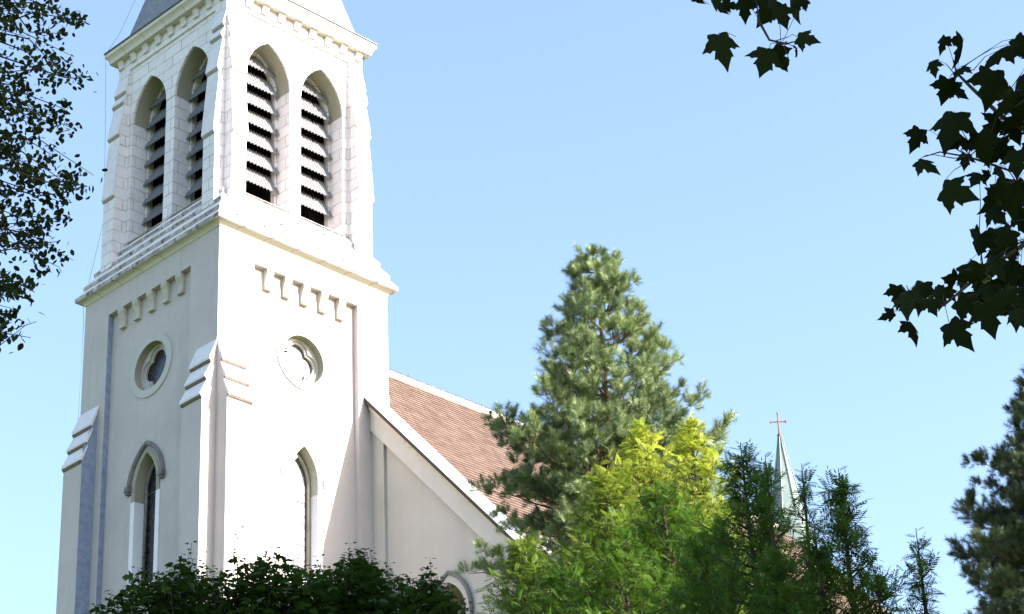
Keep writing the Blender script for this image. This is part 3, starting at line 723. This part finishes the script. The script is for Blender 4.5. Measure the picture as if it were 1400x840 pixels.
def near_maple():
    base = np.array([6.2, 5.2, 0.0]); t = empty('maple_tree', base)
    tag(t, 'near maple whose black silhouetted lobed leaves hang in at the upper right of the sky', 'tree')
    mb = MB(); limbs = [([0, 0, 0], [0.1, 0.1, 4], [-.1, .2, 9], [.1, 0, 15])]
    mb.tube([(0, 0, -.2), (0.05, 0.05, 2), (0.1, .1, 5), (0, .2, 9), (.1, 0, 14)], [0.30, 0.24, 0.20, 0.14, 0.05], 10)
    twigs = MB()
    L = []   # (pos, size)
    A = [(205,50,50),(178,110,50),(255,62,95),(215,165,70),(330,150,105),(352,72,105),(395,58,70),(225,255,115),(155,360,70),(140,290,65),(225,432,95),(262,345,55),(293,392,62),(245,300,60),(300,308,90),(340,265,85),(378,200,85),(400,245,85),(360,385,75),(378,440,85),(402,500,70),(392,345,80),(350,330,70),(250,118,60),(405,150,80),(410,430,70),
         (295,560,85),(330,540,60),(282,630,95),(378,580,65),(112,700,100),(150,685,85),(70,748,45),(125,780,65),(170,718,50),(235,668,80),(262,720,85),(290,650,85),(235,785,90),(315,745,85),(350,705,85),(392,735,75),(330,620,75),(342,668,65),(378,655,55),(402,640,60),(205,692,60),(300,692,65),(90,690,60),(190,690,50),(400,690,70)]
    for x, y, w in A: L.append((1180 + x / 1.868, 30 + y / 1.868, w / 1.868 * 1.0, 9.0))
    B = [(180,-10,150),(370,30,200),(470,50,160),(620,50,210),(850,60,280),(1030,20,280),(1120,10,160),(420,370,330),(820,480,290),(1130,330,210),(1000,545,110),(1085,440,120),(760,-40,260),(940,110,200)]
    for x, y, w in B: L.append((920 + x / 6.364, y / 6.364, w / 6.364, 8.0))
    # the same boughs carry on outside the frame
    for k in range(60): L.append((1412 + rng.random() * 260, 20 + rng.random() * 470, 44, 9.0))
    for k in range(40): L.append((930 + rng.random() * 420, -20 - rng.random() * 220, 44, 8.0))
    for x, y, w, Y in list(L):
        if rng.random() < .22: L.append((x + rng.uniform(2, 16), y + rng.normal() * 8, w * rng.uniform(.6, .9), Y + .25))
    for k in range(18): u_ = rng.random(); L.append((1352 + 50 * u_ + rng.normal() * 6, 110 + 330 * rng.random(), rng.uniform(34, 50), 9.2))
    P = []; S = []; K = []
    for x, y, w, Y in L:
        yy = Y + rng.uniform(-.45, .45); P.append(ray(x, y, yy)); S.append(w * math.hypot(yy, 5.2) / FPX * 0.88); K.append(Y)
    P = np.array(P) - base; S = np.array(S); n = len(P)
    vd_ = unit(np.array([0, 0, CAMZ]) - (P + base))
    down = np.tile([0.0, 0, -1.0], (n, 1)) + rng.normal(size=(n, 3)) * np.array([.75, .35, .35])
    nr_ = vd_ + rng.normal(size=(n, 3)) * 0.38
    Rm = frames(nr_, down)
    Rm[:, :, 0] *= rng.uniform(.72, 1.05, n)[:, None]
    hubs = {9.0: [ray(1308, 100, 9), ray(1325, 215, 9), ray(1370, 160, 9), ray(1390, 250, 9), ray(1400, 330, 9), ray(1345, 370, 9), ray(1290, 415, 9), ray(1240, 400, 9), ray(1370, 400, 9), ray(1440, 300, 9.1), ray(1520, 200, 9.2)],
            8.0: [ray(1032, -20, 8), ray(1045, 40, 8), ray(1068, 62, 8), ray(1000, -40, 8), ray(1150, -80, 8.2), ray(1250, -140, 8.4)]}
    def bough(pts, r0, r1):
        pts = [np.array(p) - base for p in pts]; twigs.tube(pts, list(np.linspace(r0, r1, len(pts))), 6)
    bough([base + [0.05, 0.1, 6.2], ray(1700, 130, 8.6), ray(1520, 190, 9.1), ray(1440, 200, 9.1), ray(1370, 160, 9), ray(1330, 122, 9), ray(1308, 100, 9), ray(1303, 82, 9)], 0.020, 0.003)
    bough([ray(1520, 190, 9.1), ray(1450, 290, 9), ray(1400, 335, 9), ray(1345, 372, 9), ray(1290, 418, 9), ray(1240, 402, 9), ray(1222, 412, 9)], 0.012, 0.002)
    bough([ray(1440, 200, 9.1), ray(1385, 235, 9), ray(1325, 215, 9), ray(1285, 208, 9), ray(1262, 215, 9)], 0.007, 0.002)
    bough([base + [0.0, 0.1, 7.4], ray(1500, -260, 8.3), ray(1250, -140, 8.4), ray(1150, -90, 8.2), ray(1030, -30, 8), ray(1038, 30, 8), ray(1052, 55, 8), ray(1075, 60, 8), ray(1095, 55, 8)], 0.013, 0.002)
    for i in range(n):
        hs_ = hubs[9.0 if K[i] > 8.6 else 8.0]; q = P[i] + Rm[i] @ np.array([0, -.32, 0]) * S[i]
        h = min(hs_, key=lambda a: np.linalg.norm(a - base - q)) - base
        dq = h - q; ln_ = np.linalg.norm(dq)
        if ln_ > .22:                       # a stalk is no longer than this; it leaves a side twig
            if ln_ > .5: h = q + dq / ln_ * .14
            else:
                m0 = q + dq / ln_ * .16 + np.array([0, 0, .02]); twigs.tube([h, (h + m0) / 2 + rng.normal(size=3) * .02, m0], [.003, .0025, .0018], 5, False); h = m0
        c = (q + h) / 2 + np.array([0, 0, 0.012]); twigs.tube([h, c, q], 0.0014, 4, False)
    # crown above and to the side, out of the picture
    N_ = 8000; C = rnd_dirs(N_) * (rng.random((N_, 1)) ** .4) * np.array([4.6, 4.6, 5.2]) + np.array([0.8, -0.3, 10.5])
    keep = ~in_view(C + base, 60); C = C[keep]; N_ = len(C)
    for k in range(26):
        q = C[rng.integers(N_)]; s = np.array([0.05, .1, rng.uniform(4, 10)])
        cc = curve(s, q, 0.4, 5)
        if not in_view(cc + base, 60).any(): mb.tube(cc, [0.07, .05, .04, .03, .012], 6)
    tv, tf = MAPLE
    allP = np.vstack([P, C]); allS = np.concatenate([S, np.full(N_, 0.21)])
    allR = np.concatenate([Rm, frames(rnd_dirs(N_, .8), rnd_dirs(N_, -.8))])
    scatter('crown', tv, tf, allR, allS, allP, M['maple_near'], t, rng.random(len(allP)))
    mb.build('trunk', M['bark'], t); twigs.build('twigs', M['bark'], t)
near_maple()

# ---- big shade tree to the right, outside the frame, that keeps the foreground trees in shade
def shade_tree():
    base = np.array([13.0, 16.5, float(ground(0, 16.5))]); t = empty('plane_tree', base)
    tag(t, 'tall broad plane tree standing out of sight to the right of the view', 'tree')
    mb = MB(); mb.tube([(0, 0, -.3), (0, 0, 4), (.2, 0, 10), (0, .2, 18)], [0.55, 0.42, 0.30, 0.1], 10)
    N_ = 42000; C = rnd_dirs(N_) * (rng.random((N_, 1)) ** .35) * np.array([6.8, 9.0, 12.5]) + np.array([0.6, 0, 15.0])
    C = C[~in_view(C + base, 60)]; N_ = len(C)
    for k in range(40):
        q = C[rng.integers(N_)]; cc = curve(np.array([0, 0, rng.uniform(4, 14)]), q, .8, 5)
        if not in_view(cc + base, 60).any(): mb.tube(cc, [0.14, .1, .07, .05, .02], 6)
    tv, tf = OVATE
    scatter('crown', tv, tf, frames(rnd_dirs(N_, .6), rnd_dirs(N_)), rng.uniform(.28, .42, N_), C, M['shade_leaf'], t, rng.random(N_))
    mb.build('trunk', M['bark'], t)
shade_tree()

# ---- left tree: small ovate leaves on drooping sprays
M['ovate'] = leafmat('ovate_leaf', (0.010, 0.020, 0.006), (0.030, 0.046, 0.012), 0.15, (0.09, 0.09, 0.02), 0.7, 0.05)
def left_tree():
    Y = 20.0; base = np.array([-8.2, 20.5, float(ground(0, 20.5))]); t = empty('leafy_tree', base)
    tag(t, 'dark small-leaved tree with its branches against the sky left of the bell tower', 'tree')
    mb = MB(); mb.tube([(0, 0, -.2), (.05, 0, 3), (-.05, .1, 8), (.1, 0, 13), (0, 0, 17)], [0.28, .22, .17, .1, .03], 10)
    P = []
    # boughs reaching right, ending where the crown's outline is
    tips = [(118, 30), (95, 75), (112, 108), (90, 150), (105, 178), (128, 240), (118, 262), (90, 300), (100, 356), (80, 330), (60, 250), (70, 10), (45, 345), (20, 330), (35, 50), (40, 120), (30, 200), (50, 290), (10, 270), (15, 90), (60, 180), (75, 215), (5, 160), (55, -30), (90, -50), (48, 400), (50, 440), (42, 462), (20, 425), (8, 455), (25, 395), (20, 15), (-30, 60), (-40, 200), (-60, 330), (-50, 440), (-20, 380)]
    for (x, y) in tips:
        for rep in range(3):
            tip = ray(x - rep * 16 + rng.normal() * 3 * (rep > 0), y + rng.normal() * 8 * rep, Y + rng.uniform(-1.6, 1.6)) - base
            st = np.array([rng.normal() * .2 + .5, rng.normal() * .3, tip[2] + rng.uniform(0.2, 2.2) - 0.4])
            if y > 385: st[2] = tip[2] + rng.uniform(-.4, .5)
            c = curve(st, tip, 0.35, 8, 0.13); mb.tube(c, list(np.linspace(.030, .003, 8)), 5)
            for k in range(200):
                u = 1 - rng.random() ** 1.3 * .85
                q = c[min(7, int(u * 7))] * (1 - (u * 7) % 1) + c[min(7, int(u * 7) + 1)] * ((u * 7) % 1)
                sp = 0.09 + 0.50 * (1 - u)
                P.append(q + rng.normal(size=3) * np.array([sp, sp, sp * .8]) * .62)
    P = np.array(P); P = P[(np.sin(P[:, 0] * 7.3 + P[:, 1] * 3.1) + np.sin(P[:, 2] * 6.1 + P[:, 1] * 2.7) + np.sin(P[:, 0] * 13 - P[:, 2] * 11) * .6 + rng.normal(size=len(P)) * .45) > -.55]
    # the rest of the crown, out of the frame
    n2 = 9000; C = rnd_dirs(n2) * (rng.random((n2, 1)) ** .4) * np.array([3.3, 3.3, 5.5]) + np.array([-.3, 0.0, 11.4])
    C = C[~in_view(C + base, 0)]
    P = np.vstack([P, C]); n = len(P)
    dirs = rnd_dirs(n, -.9); tv, tf = OVATE
    big = np.where(np.arange(n) < n - len(C), rng.uniform(.045, .080, n), .11)
    scatter('crown', tv, tf, frames(rnd_dirs(n, .5), dirs), big, P, M['ovate'], t, rng.random(n) ** 2)
    mb.build('trunk', M['bark'], t)
left_tree()

# ---- young maples at the foot of the tower
def small_maple(cx, Y, tops, thin, label, n2):
    b = ray(cx, 800, Y); base = np.array([b[0], Y, float(ground(0, Y))]); t = empty('maple_tree', base)
    tag(t, label, 'tree', None)
    mb = MB(); ztop = max(ray(x, y, Y)[2] for x, y in tops) - base[2]
    mb.tube([(0, 0, -.2), (.03, 0, 2), (0, 0.03, ztop * .75)], [.12, .09, .04], 8)
    P = []; D = []; S = []; Nn = []
    def shoot(tip, st, lmax, gap, grow):
        c = curve(st, tip, 0.0, 8, .015); mb.tube(c, list(np.linspace(.010, .002, 8)), 4)
        L = np.linalg.norm(tip - st); pos = 0.0; k = 0
        while pos < L:
            f = pos / L; q = st * f + tip * (1 - f); sz = min(lmax, .035 + grow * pos)
            for s_ in (0, 1):
                a = k * 1.57 + s_ * math.pi + rng.normal() * .35; d = np.array([math.cos(a), math.sin(a), .05 + rng.normal() * .15])
                P.append(q + d * (sz * .6 + .02)); D.append(d); S.append(sz * rng.uniform(.8, 1.15)); Nn.append(np.array([0, 0, 1.0]) + rng.normal(size=3) * .3)
            k += 1; pos += gap * rng.uniform(.8, 1.2)
    for (x, y) in tops:
        for rep_ in range(4):
            tip = ray(x + rng.normal() * 7 * (rep_ > 0), y + abs(rng.normal()) * 12 * (rep_ > 0), Y + rng.uniform(-.7, .7)) - base
            st = np.array([tip[0] * .8, tip[1] * .6, tip[2] - rng.uniform(.7, 1.1)]); shoot(tip, st, .082, .055, .20)
    for (x, y) in thin:
        tip = ray(x, y, Y + rng.uniform(-.3, .3)) - base; shoot(tip, tip - np.array([rng.normal() * .03, 0, .75]), .045, .085, .03)
    tx = np.array([ray(x, y, Y)[0] - base[0] for x, y in tops]); tz = np.array([ray(x, y, Y)[2] - base[2] for x, y in tops]); o = np.argsort(tx)
    xs = rng.uniform(tx.min() - .05, tx.max() + .05, n2)
    zt = np.interp(xs, tx[o], tz[o]) - .16 - rng.random(n2) * .14
    yy = rng.normal(size=n2) * .7
    zz = zt - rng.random(n2) ** 1.5 * 3.0 - .22 * yy ** 2
    C = np.column_stack([xs, yy, zz]); a = rng.random(n2) * 6.28
    keep = (np.sin(C[:, 0] * 9.1 + C[:, 1] * 4) + np.sin(C[:, 2] * 11 + C[:, 0] * 5.3) + rng.normal(size=n2) * .6) > -.9
    C = C[keep]; a = a[keep]; n2 = len(C)
    P = np.vstack([np.array(P), C]); D = np.vstack([np.array(D), np.column_stack([np.cos(a), np.sin(a), rng.normal(size=n2) * .2 - .1])])
    S = np.concatenate([S, rng.uniform(.065, .098, n2)]); Nn = np.vstack([np.array(Nn), np.array([0, 0, 1.0]) + rng.normal(size=(n2, 3)) * .35])
    tv, tf = MAPLE_S
    scatter('crown', tv, tf, frames(Nn, D), np.array(S), P, M['maple_top'], t, rng.random(len(P)))
    for k in range(16):
        q = C[rng.integers(n2)]; mb.tube(curve(np.array([0, 0, rng.uniform(2, ztop * .6)]), q, -.1, 5), [.03, .025, .015, .01, .004], 5)
    mb.build('trunk', M['bark'], t)
small_maple(310, 22.0, [(138, 834), (158, 822), (176, 806), (190, 790), (205, 784), (222, 782), (240, 772), (258, 758), (272, 772), (286, 782), (302, 778), (320, 782), (338, 770), (352, 762), (370, 757), (385, 768), (402, 762), (418, 774), (436, 772), (455, 778)],
            [(262, 742), (133, 826), (326, 722), (375, 728), (188, 776), (203, 764), (277, 758), (392, 756), (436, 760)],
            'dark green young maple rising in front of the lower corner of the bell tower', 8500)
small_maple(545, 22.6, [(455, 780), (466, 768), (478, 755), (490, 750), (502, 755), (514, 768), (528, 780), (542, 786), (556, 784), (570, 790), (585, 776), (598, 788), (612, 800), (630, 822)],
            [(479, 742), (498, 750), (533, 770), (588, 762)],
            'dark green young maple below the grey sloping front wall beside the bell tower', 6000)

# ---- trees with feathery pinnate leaves
M['pin_dark'] = leafmat('pinnate_leaf_dark', (0.040, 0.100, 0.012), (0.13, 0.22, 0.024), 0.4, (0.12, 0.22, 0.03), 0.55, 0.15)
M['pin_green'] = leafmat('pinnate_leaf_green', (0.05, 0.12, 0.012), (0.48, 0.51, 0.06), 0.45, None, 0.5, 0.2)
def pinnate_template():
    V = []; Fq = []; np_ = 6
    def pt(s): return np.array([0, s, -0.22 * s * s])
    for k in range(np_):
        s = .16 + .84 * k / np_
        L = .40 * (1 - .45 * abs(k / np_ - .35))
        for sg in (-1, 1):
            p = pt(s); d = unit(np.array([sg * 1.0, .62, -.18])); w = np.array([-d[1] * 0.052 * sg, d[0] * 0.052 * sg, 0.0])
            n = len(V); V += [p, p + d * L * .45 + w, p + d * L + np.array([0, 0, -.04]), p + d * L * .45 - w]; Fq.append((n, n+1, n+2, n+3))
    n = len(V); p = pt(1.0); V += [p, p + np.array([.035, .14, -.05]), p + np.array([0, .30, -.14]), p + np.array([-.035, .14, -.05])]; Fq.append((n, n+1, n+2, n+3))
    n = len(V); V += [pt(0) + [.008, 0, 0], pt(1) + [.004, 0, 0], pt(1) - [.004, 0, 0], pt(0) - [.008, 0, 0]]; Fq.append((n, n+1, n+2, n+3))
    return np.array(V), np.array(Fq)
PIN = pinnate_template()
def pinnate_tree(px, py, Y, halfw, label, mat, group, leafL=0.30, depth_px=420, dens=1.0, tintf=None, seed=0):
    r = np.random.default_rng(seed + 11)
    tip = ray(px, py, Y); base = np.array([tip[0] + r.normal() * .1, Y, float(ground(0, Y))]); H = tip[2] - base[2]; t = empty('feathery_tree', base)
    tag(t, label, 'tree', group)
    mb = MB(); lean = tip[0] - base[0]
    tr_ = [(0, 0, -.2), (.05, 0, H * .3), (lean * .3, .05, H * .6), (lean * .8, 0, H * .85), (lean, 0, H)]
    mb.tube(tr_, [.13, .10, .065, .03, .004], 8)
    def trunk(f):
        z = f * H; P_ = np.array(tr_[1:]); return np.array([np.interp(z, P_[:, 2], P_[:, 0]), np.interp(z, P_[:, 2], P_[:, 1]), z])
    P = []; D = []; S = []; Z = []
    def leaves_on(c, n, l0, f0=.25):
        for k in range(n):
            f = f0 + (1 - f0) * (k + .5) / n; i = f * (len(c) - 1); i0 = min(len(c) - 2, int(i)); q = c[i0] * (1 - (i - i0)) + c[i0+1] * (i - i0)
            ax = unit(c[i0+1] - c[i0]); a = k * 2.4 + r.random(); side = np.cross(ax, [math.cos(a), math.sin(a), .3]); side = unit(side)
            d = ax * (.25 + .45 * f) + side * .9; d[2] = d[2] * .6 + .12
            P.append(q); D.append(unit(d)); S.append(l0 * r.uniform(.7, 1.1) * (1.0 - .35 * max(0, f - .7) / .3)); Z.append(q[2])
    crown = 4.6; nb = int(46 * dens)
    leaves_on(np.array([trunk(1 - .95 / H), trunk(1 - .45 / H), trunk(1)]), 13, leafL * .72, 0)
    for k in range(nb):
        dz = .25 + (crown - .25) * ((k + r.random()) / nb) ** 1.15
        if dz > H * .8: continue
        w = halfw * min(1.0, (dz / 2.6) ** .9) * r.uniform(.45, 1.15)
        a = k * 2.39996 + r.normal() * .3; p0 = trunk(1 - dz / H); up = r.uniform(.45, .95)
        p1 = p0 + np.array([math.cos(a) * w, math.sin(a) * w, w * up]); p1[2] = min(p1[2], H - .12 - .75 * math.hypot(p1[0] - lean, p1[1]))
        c = curve(p0, p1, -.06 * w, 6, .02); mb.tube(c, list(np.linspace(.012 + .012 * w, .003, 6)), 4, False)
        leaves_on(c, int(4 + 8 * w), leafL)
        for s_ in range(int(1 + 4.0 * w)):
            f = r.uniform(.3, .9); q = p0 * (1 - f) + p1 * f; a2 = a + r.choice([-1, 1]) * r.uniform(.4, 1.1); l2 = w * .45 * r.uniform(.6, 1.1)
            e = q + np.array([math.cos(a2) * l2, math.sin(a2) * l2, l2 * r.uniform(.3, 1.0)]); c2 = curve(q, e, 0, 4); mb.tube(c2, .005, 4, False)
            leaves_on(c2, int(3 + 7 * l2), leafL * .9)
    P = np.array(P); D = np.array(D); S = np.array(S); n = len(P)
    nn = np.array([0, 0, 1.0]) + r.normal(size=(n, 3)) * .28
    tv, tf = PIN; tint = r.random(n) * .5 if tintf is None else tintf(P, r, H)
    scatter('crown', tv, tf, frames(nn, D), S, P, mat, t, tint)
    mb.build('trunk', M['bark'], t)
def yellow(z0, z1):      # autumn colour sets in on the topmost growth
    def f(P, r, H):
        t = np.clip((P[:, 2] - (H - z1)) / (z1 - z0), 0, 1); return np.clip(t ** 1.4 * r.uniform(.2, 1.0, len(P)) + r.random(len(P)) * .22, 0, 1)
    return f
PG = 'feathery leaved trees in front of the nave'
M['pin_mid'] = leafmat('pinnate_leaf_mid', (0.040, 0.11, 0.012), (0.16, 0.23, 0.022), 0.4, None, 0.5, 0.2)
pinnate_tree(873, 572, 36, 1.05, 'feathery tree with yellow top in front of the middle of the big pine', M['pin_green'], PG, .25, seed=1, dens=2.0, tintf=yellow(.5, 3.2))
pinnate_tree(942, 566, 36.5, .9, 'brightest yellow topped feathery tree at the right edge of the big pine', M['pin_green'], PG, .25, seed=2, dens=2.0, tintf=yellow(.7, 3.0))
pinnate_tree(822, 632, 35, 1.1, 'yellow green feathery tree below the left part of the big pine', M['pin_green'], PG, .25, seed=3, dens=2.0, tintf=yellow(-.9, 1.6))
pinnate_tree(716, 724, 34, .95, 'lowest light green feathery tree below the end of the sloping coping', M['pin_green'], PG, .24, seed=4, dens=2.0, tintf=yellow(-1.6, 1.0))
pinnate_tree(775, 765, 33, 1.2, 'green feathery tree low under the dark lower branch of the pine', M['pin_mid'], PG, .24, seed=5, dens=1.8)
pinnate_tree(905, 655, 33, 1.2, 'mid green feathery tree between and before the two yellow topped ones', M['pin_mid'], PG, .24, seed=14, dens=2.0)
pinnate_tree(850, 720, 31, 1.2, 'fresh green feathery tree low in front of the yellow green one', M['pin_mid'], PG, .24, seed=12, dens=1.8)
pinnate_tree(1012, 605, 25, .85, 'dark feathery tree between the yellow topped trees and the ridge turret', M['pin_dark'], PG, .22, seed=6, dens=2.1)
pinnate_tree(1046, 622, 24.5, .38, 'thin dark feathery tree crossing in front of the pale ridge turret', M['pin_dark'], PG, .21, seed=7, dens=1.0)
pinnate_tree(1096, 634, 24.2, .36, 'thin dark feathery tree close along the right side of the ridge turret', M['pin_dark'], PG, .20, seed=17, dens=.8)
pinnate_tree(1146, 640, 24, .80, 'dark feathery tree standing clear against the sky right of the ridge turret', M['pin_dark'], PG, .22, seed=8, dens=2.0)
pinnate_tree(1252, 722, 24, .42, 'smallest dark feathery tree, nearest the right hand pine', M['pin_dark'], PG, .19, seed=9, dens=1.2)
pinnate_tree(1112, 712, 23.5, .6, 'short dark feathery tree in the gap between the two tallest dark ones', M['pin_dark'], PG, .21, seed=21, dens=1.6)
pinnate_tree(1196, 775, 23.4, .6, 'low dark feathery tree over the falling end of the tiled roof', M['pin_dark'], PG, .21, seed=22, dens=1.4)
pinnate_tree(960, 720, 26, 1.0, 'deep green feathery tree low in front of the brightest yellow one', M['pin_dark'], PG, .23, seed=10, dens=2.0)
pinnate_tree(1060, 740, 23, .9, 'deep green feathery tree low below the ridge turret', M['pin_dark'], PG, .22, seed=18, dens=2.0)

# ---- pines
M['needle'] = leafmat('pine_needle', (0.030, 0.070, 0.026), (0.32, 0.38, 0.14), 0.08, None, 0.5, 0.3)
M['needle_dark'] = leafmat('pine_needle_dark', (0.009, 0.026, 0.016), (0.085, 0.125, 0.035), 0.05, None, 0.5, 0.3)
def brush_template(r, nneed=32, L=.14):
    """one shoot: needles around an axis along +y"""
    V = []; Ft = []
    for k in range(nneed):
        s = (k / nneed) * L; a = k * 2.39996; ln = .11 * r.uniform(.7, 1.15); out = 1.9 - 1.45 * (k / nneed) ** 1.5
        d = unit(np.array([math.cos(a) * out, .75, math.sin(a) * out])); p = np.array([0, s, 0.0]); w = unit(np.cross(d, [0.3, .2, 1.0])) * .0056
        n = len(V); V += [p - w, p + w, p + d * ln]; Ft.append((n, n+1, n+2))
    return np.array(V), np.array(Ft)
def pine(name_label, px, py, Y, prof, mat, nwh, seed, brush=1.0, group=None, xbase=None):
    r = np.random.default_rng(seed); tip = ray(px, py, Y); base = np.array([tip[0] if xbase is None else xbase, Y, float(ground(0, Y))]); H = tip[2] - base[2]
    t = empty('pine_tree', base); tag(t, name_label, 'tree', group)
    mb = MB(); lean = tip[0] - base[0]
    mb.tube([(0, 0, -.3), (.04, 0, H * .3), (lean * .6, .06, H * .7), (lean, 0, H - .1)], [.30, .22, .10, .015], 10)
    def trunk(z): return np.array([np.interp(z, [0, H * .3, H * .7, H], [0, .04, lean * .6, lean]), .05 * math.sin(z), z])
    P = []; D = []; S = []; T = []
    def clump(q, ax, n, rad, tb):
        """a rounded pad of shoots fanning out from the end of a twig"""
        ax = unit(ax); n = max(4, int(n * .85))
        for k in range(n):
            d = unit(ax + r.normal(size=3) * .62 + np.array([0, 0, .25])); P.append(q + d * rad * r.uniform(.15, .8)); D.append(d + np.array([0, 0, .25])); S.append(brush * r.uniform(.8, 1.3)); T.append(tb + r.normal() * .16)
    clump(trunk(H - .25), np.array([0, 0, 1.0]), 10, .22, .5)
    for k in range(nwh):
        dz = .45 + (prof[-1][0] - .45) * (k / nwh) ** .92; z = H - dz
        if z < 1.5: break
        Rr = np.interp(dz, [p[0] for p in prof], [p[1] for p in prof])
        nbr = 4 + (k % 2)
        for j in range(nbr):
            w = Rr * r.uniform(.55, 1.12); a = k * .9 + j * 6.283 / nbr + r.normal() * .25
            up = .75 - .65 * min(1, dz / 7.0) + r.normal() * .15
            p0 = trunk(max(1.0, z - max(0, up) * w * .8)); p1 = p0 + np.array([math.cos(a) * w, math.sin(a) * w, up * w * .8]); n_ = 7
            tt = np.linspace(0, 1, n_)[:, None]; c = p0 * (1 - tt) + p1 * tt; c[:, 2] += (tt[:, 0] ** 2 - tt[:, 0]) * w * .45
            mb.tube(c, list(np.linspace(.012 + .020 * w, .006, n_)), 5, False)
            m_ = int(2 + w * 4.2); bt = r.uniform(.25, .7)
            for s_ in range(m_):
                f = .25 + .75 * (s_ + r.random()) / m_; i = f * (n_ - 1); i0 = min(n_ - 2, int(i)); q = c[i0] * (1 - (i - i0)) + c[i0+1] * (i - i0)
                a2 = a + (1 if s_ % 2 else -1) * r.uniform(.35, 1.2); l2 = (.16 + .30 * w * (1 - f * .7)) * r.uniform(.6, 1.15)
                e = q + np.array([math.cos(a2) * l2, math.sin(a2) * l2, l2 * r.uniform(.15, .9)]); mb.tube([q, e], [.010, .005], 4, False)
                clump(e, (e - q) / l2 + np.array([0, 0, .6]), 11, .23 * brush, bt)
                if l2 > .4: clump((q + e) / 2 + r.normal(size=3) * .05, np.array([math.cos(a2 + 1), math.sin(a2 + 1), .8]), 8, .2 * brush, bt)
            clump(p1, (p1 - p0) / w + np.array([0, 0, .8]), 13, .24 * brush, bt)
    n = len(P); P = np.array(P); D = np.array(D); S = np.array(S); tv, tf = brush_template(r)
    tint = np.clip(np.array(T), 0, 1); tint = np.concatenate([tint, np.full(n - len(tint), .5)])
    scatter('crown', tv, tf, frames(rnd_dirs(n), D), S, P, mat, t, tint)
    mb.build('trunk', M['bark_pine'], t)
    print('pine tufts', n)
pine('large blue green pine standing in front of the red tiled nave roof', 815, 340, 46,
     [(0, .15), (.7, .42), (1.3, .68), (1.9, 1.0), (2.7, 1.5), (3.6, 1.85), (5.0, 2.3), (7.0, 2.5), (8, 2.4), (14, 2.4)], M['needle'], 52, 3, 1.0)
pine('tall dark pine cut off by the right edge of the photo', 1432, 498, 62,
     [(0, .3), (1.5, 1.2), (3, 2.1), (5, 2.8), (8, 3.3), (12, 3.6), (18, 3.6)], M['needle_dark'], 84, 5, 1.2)
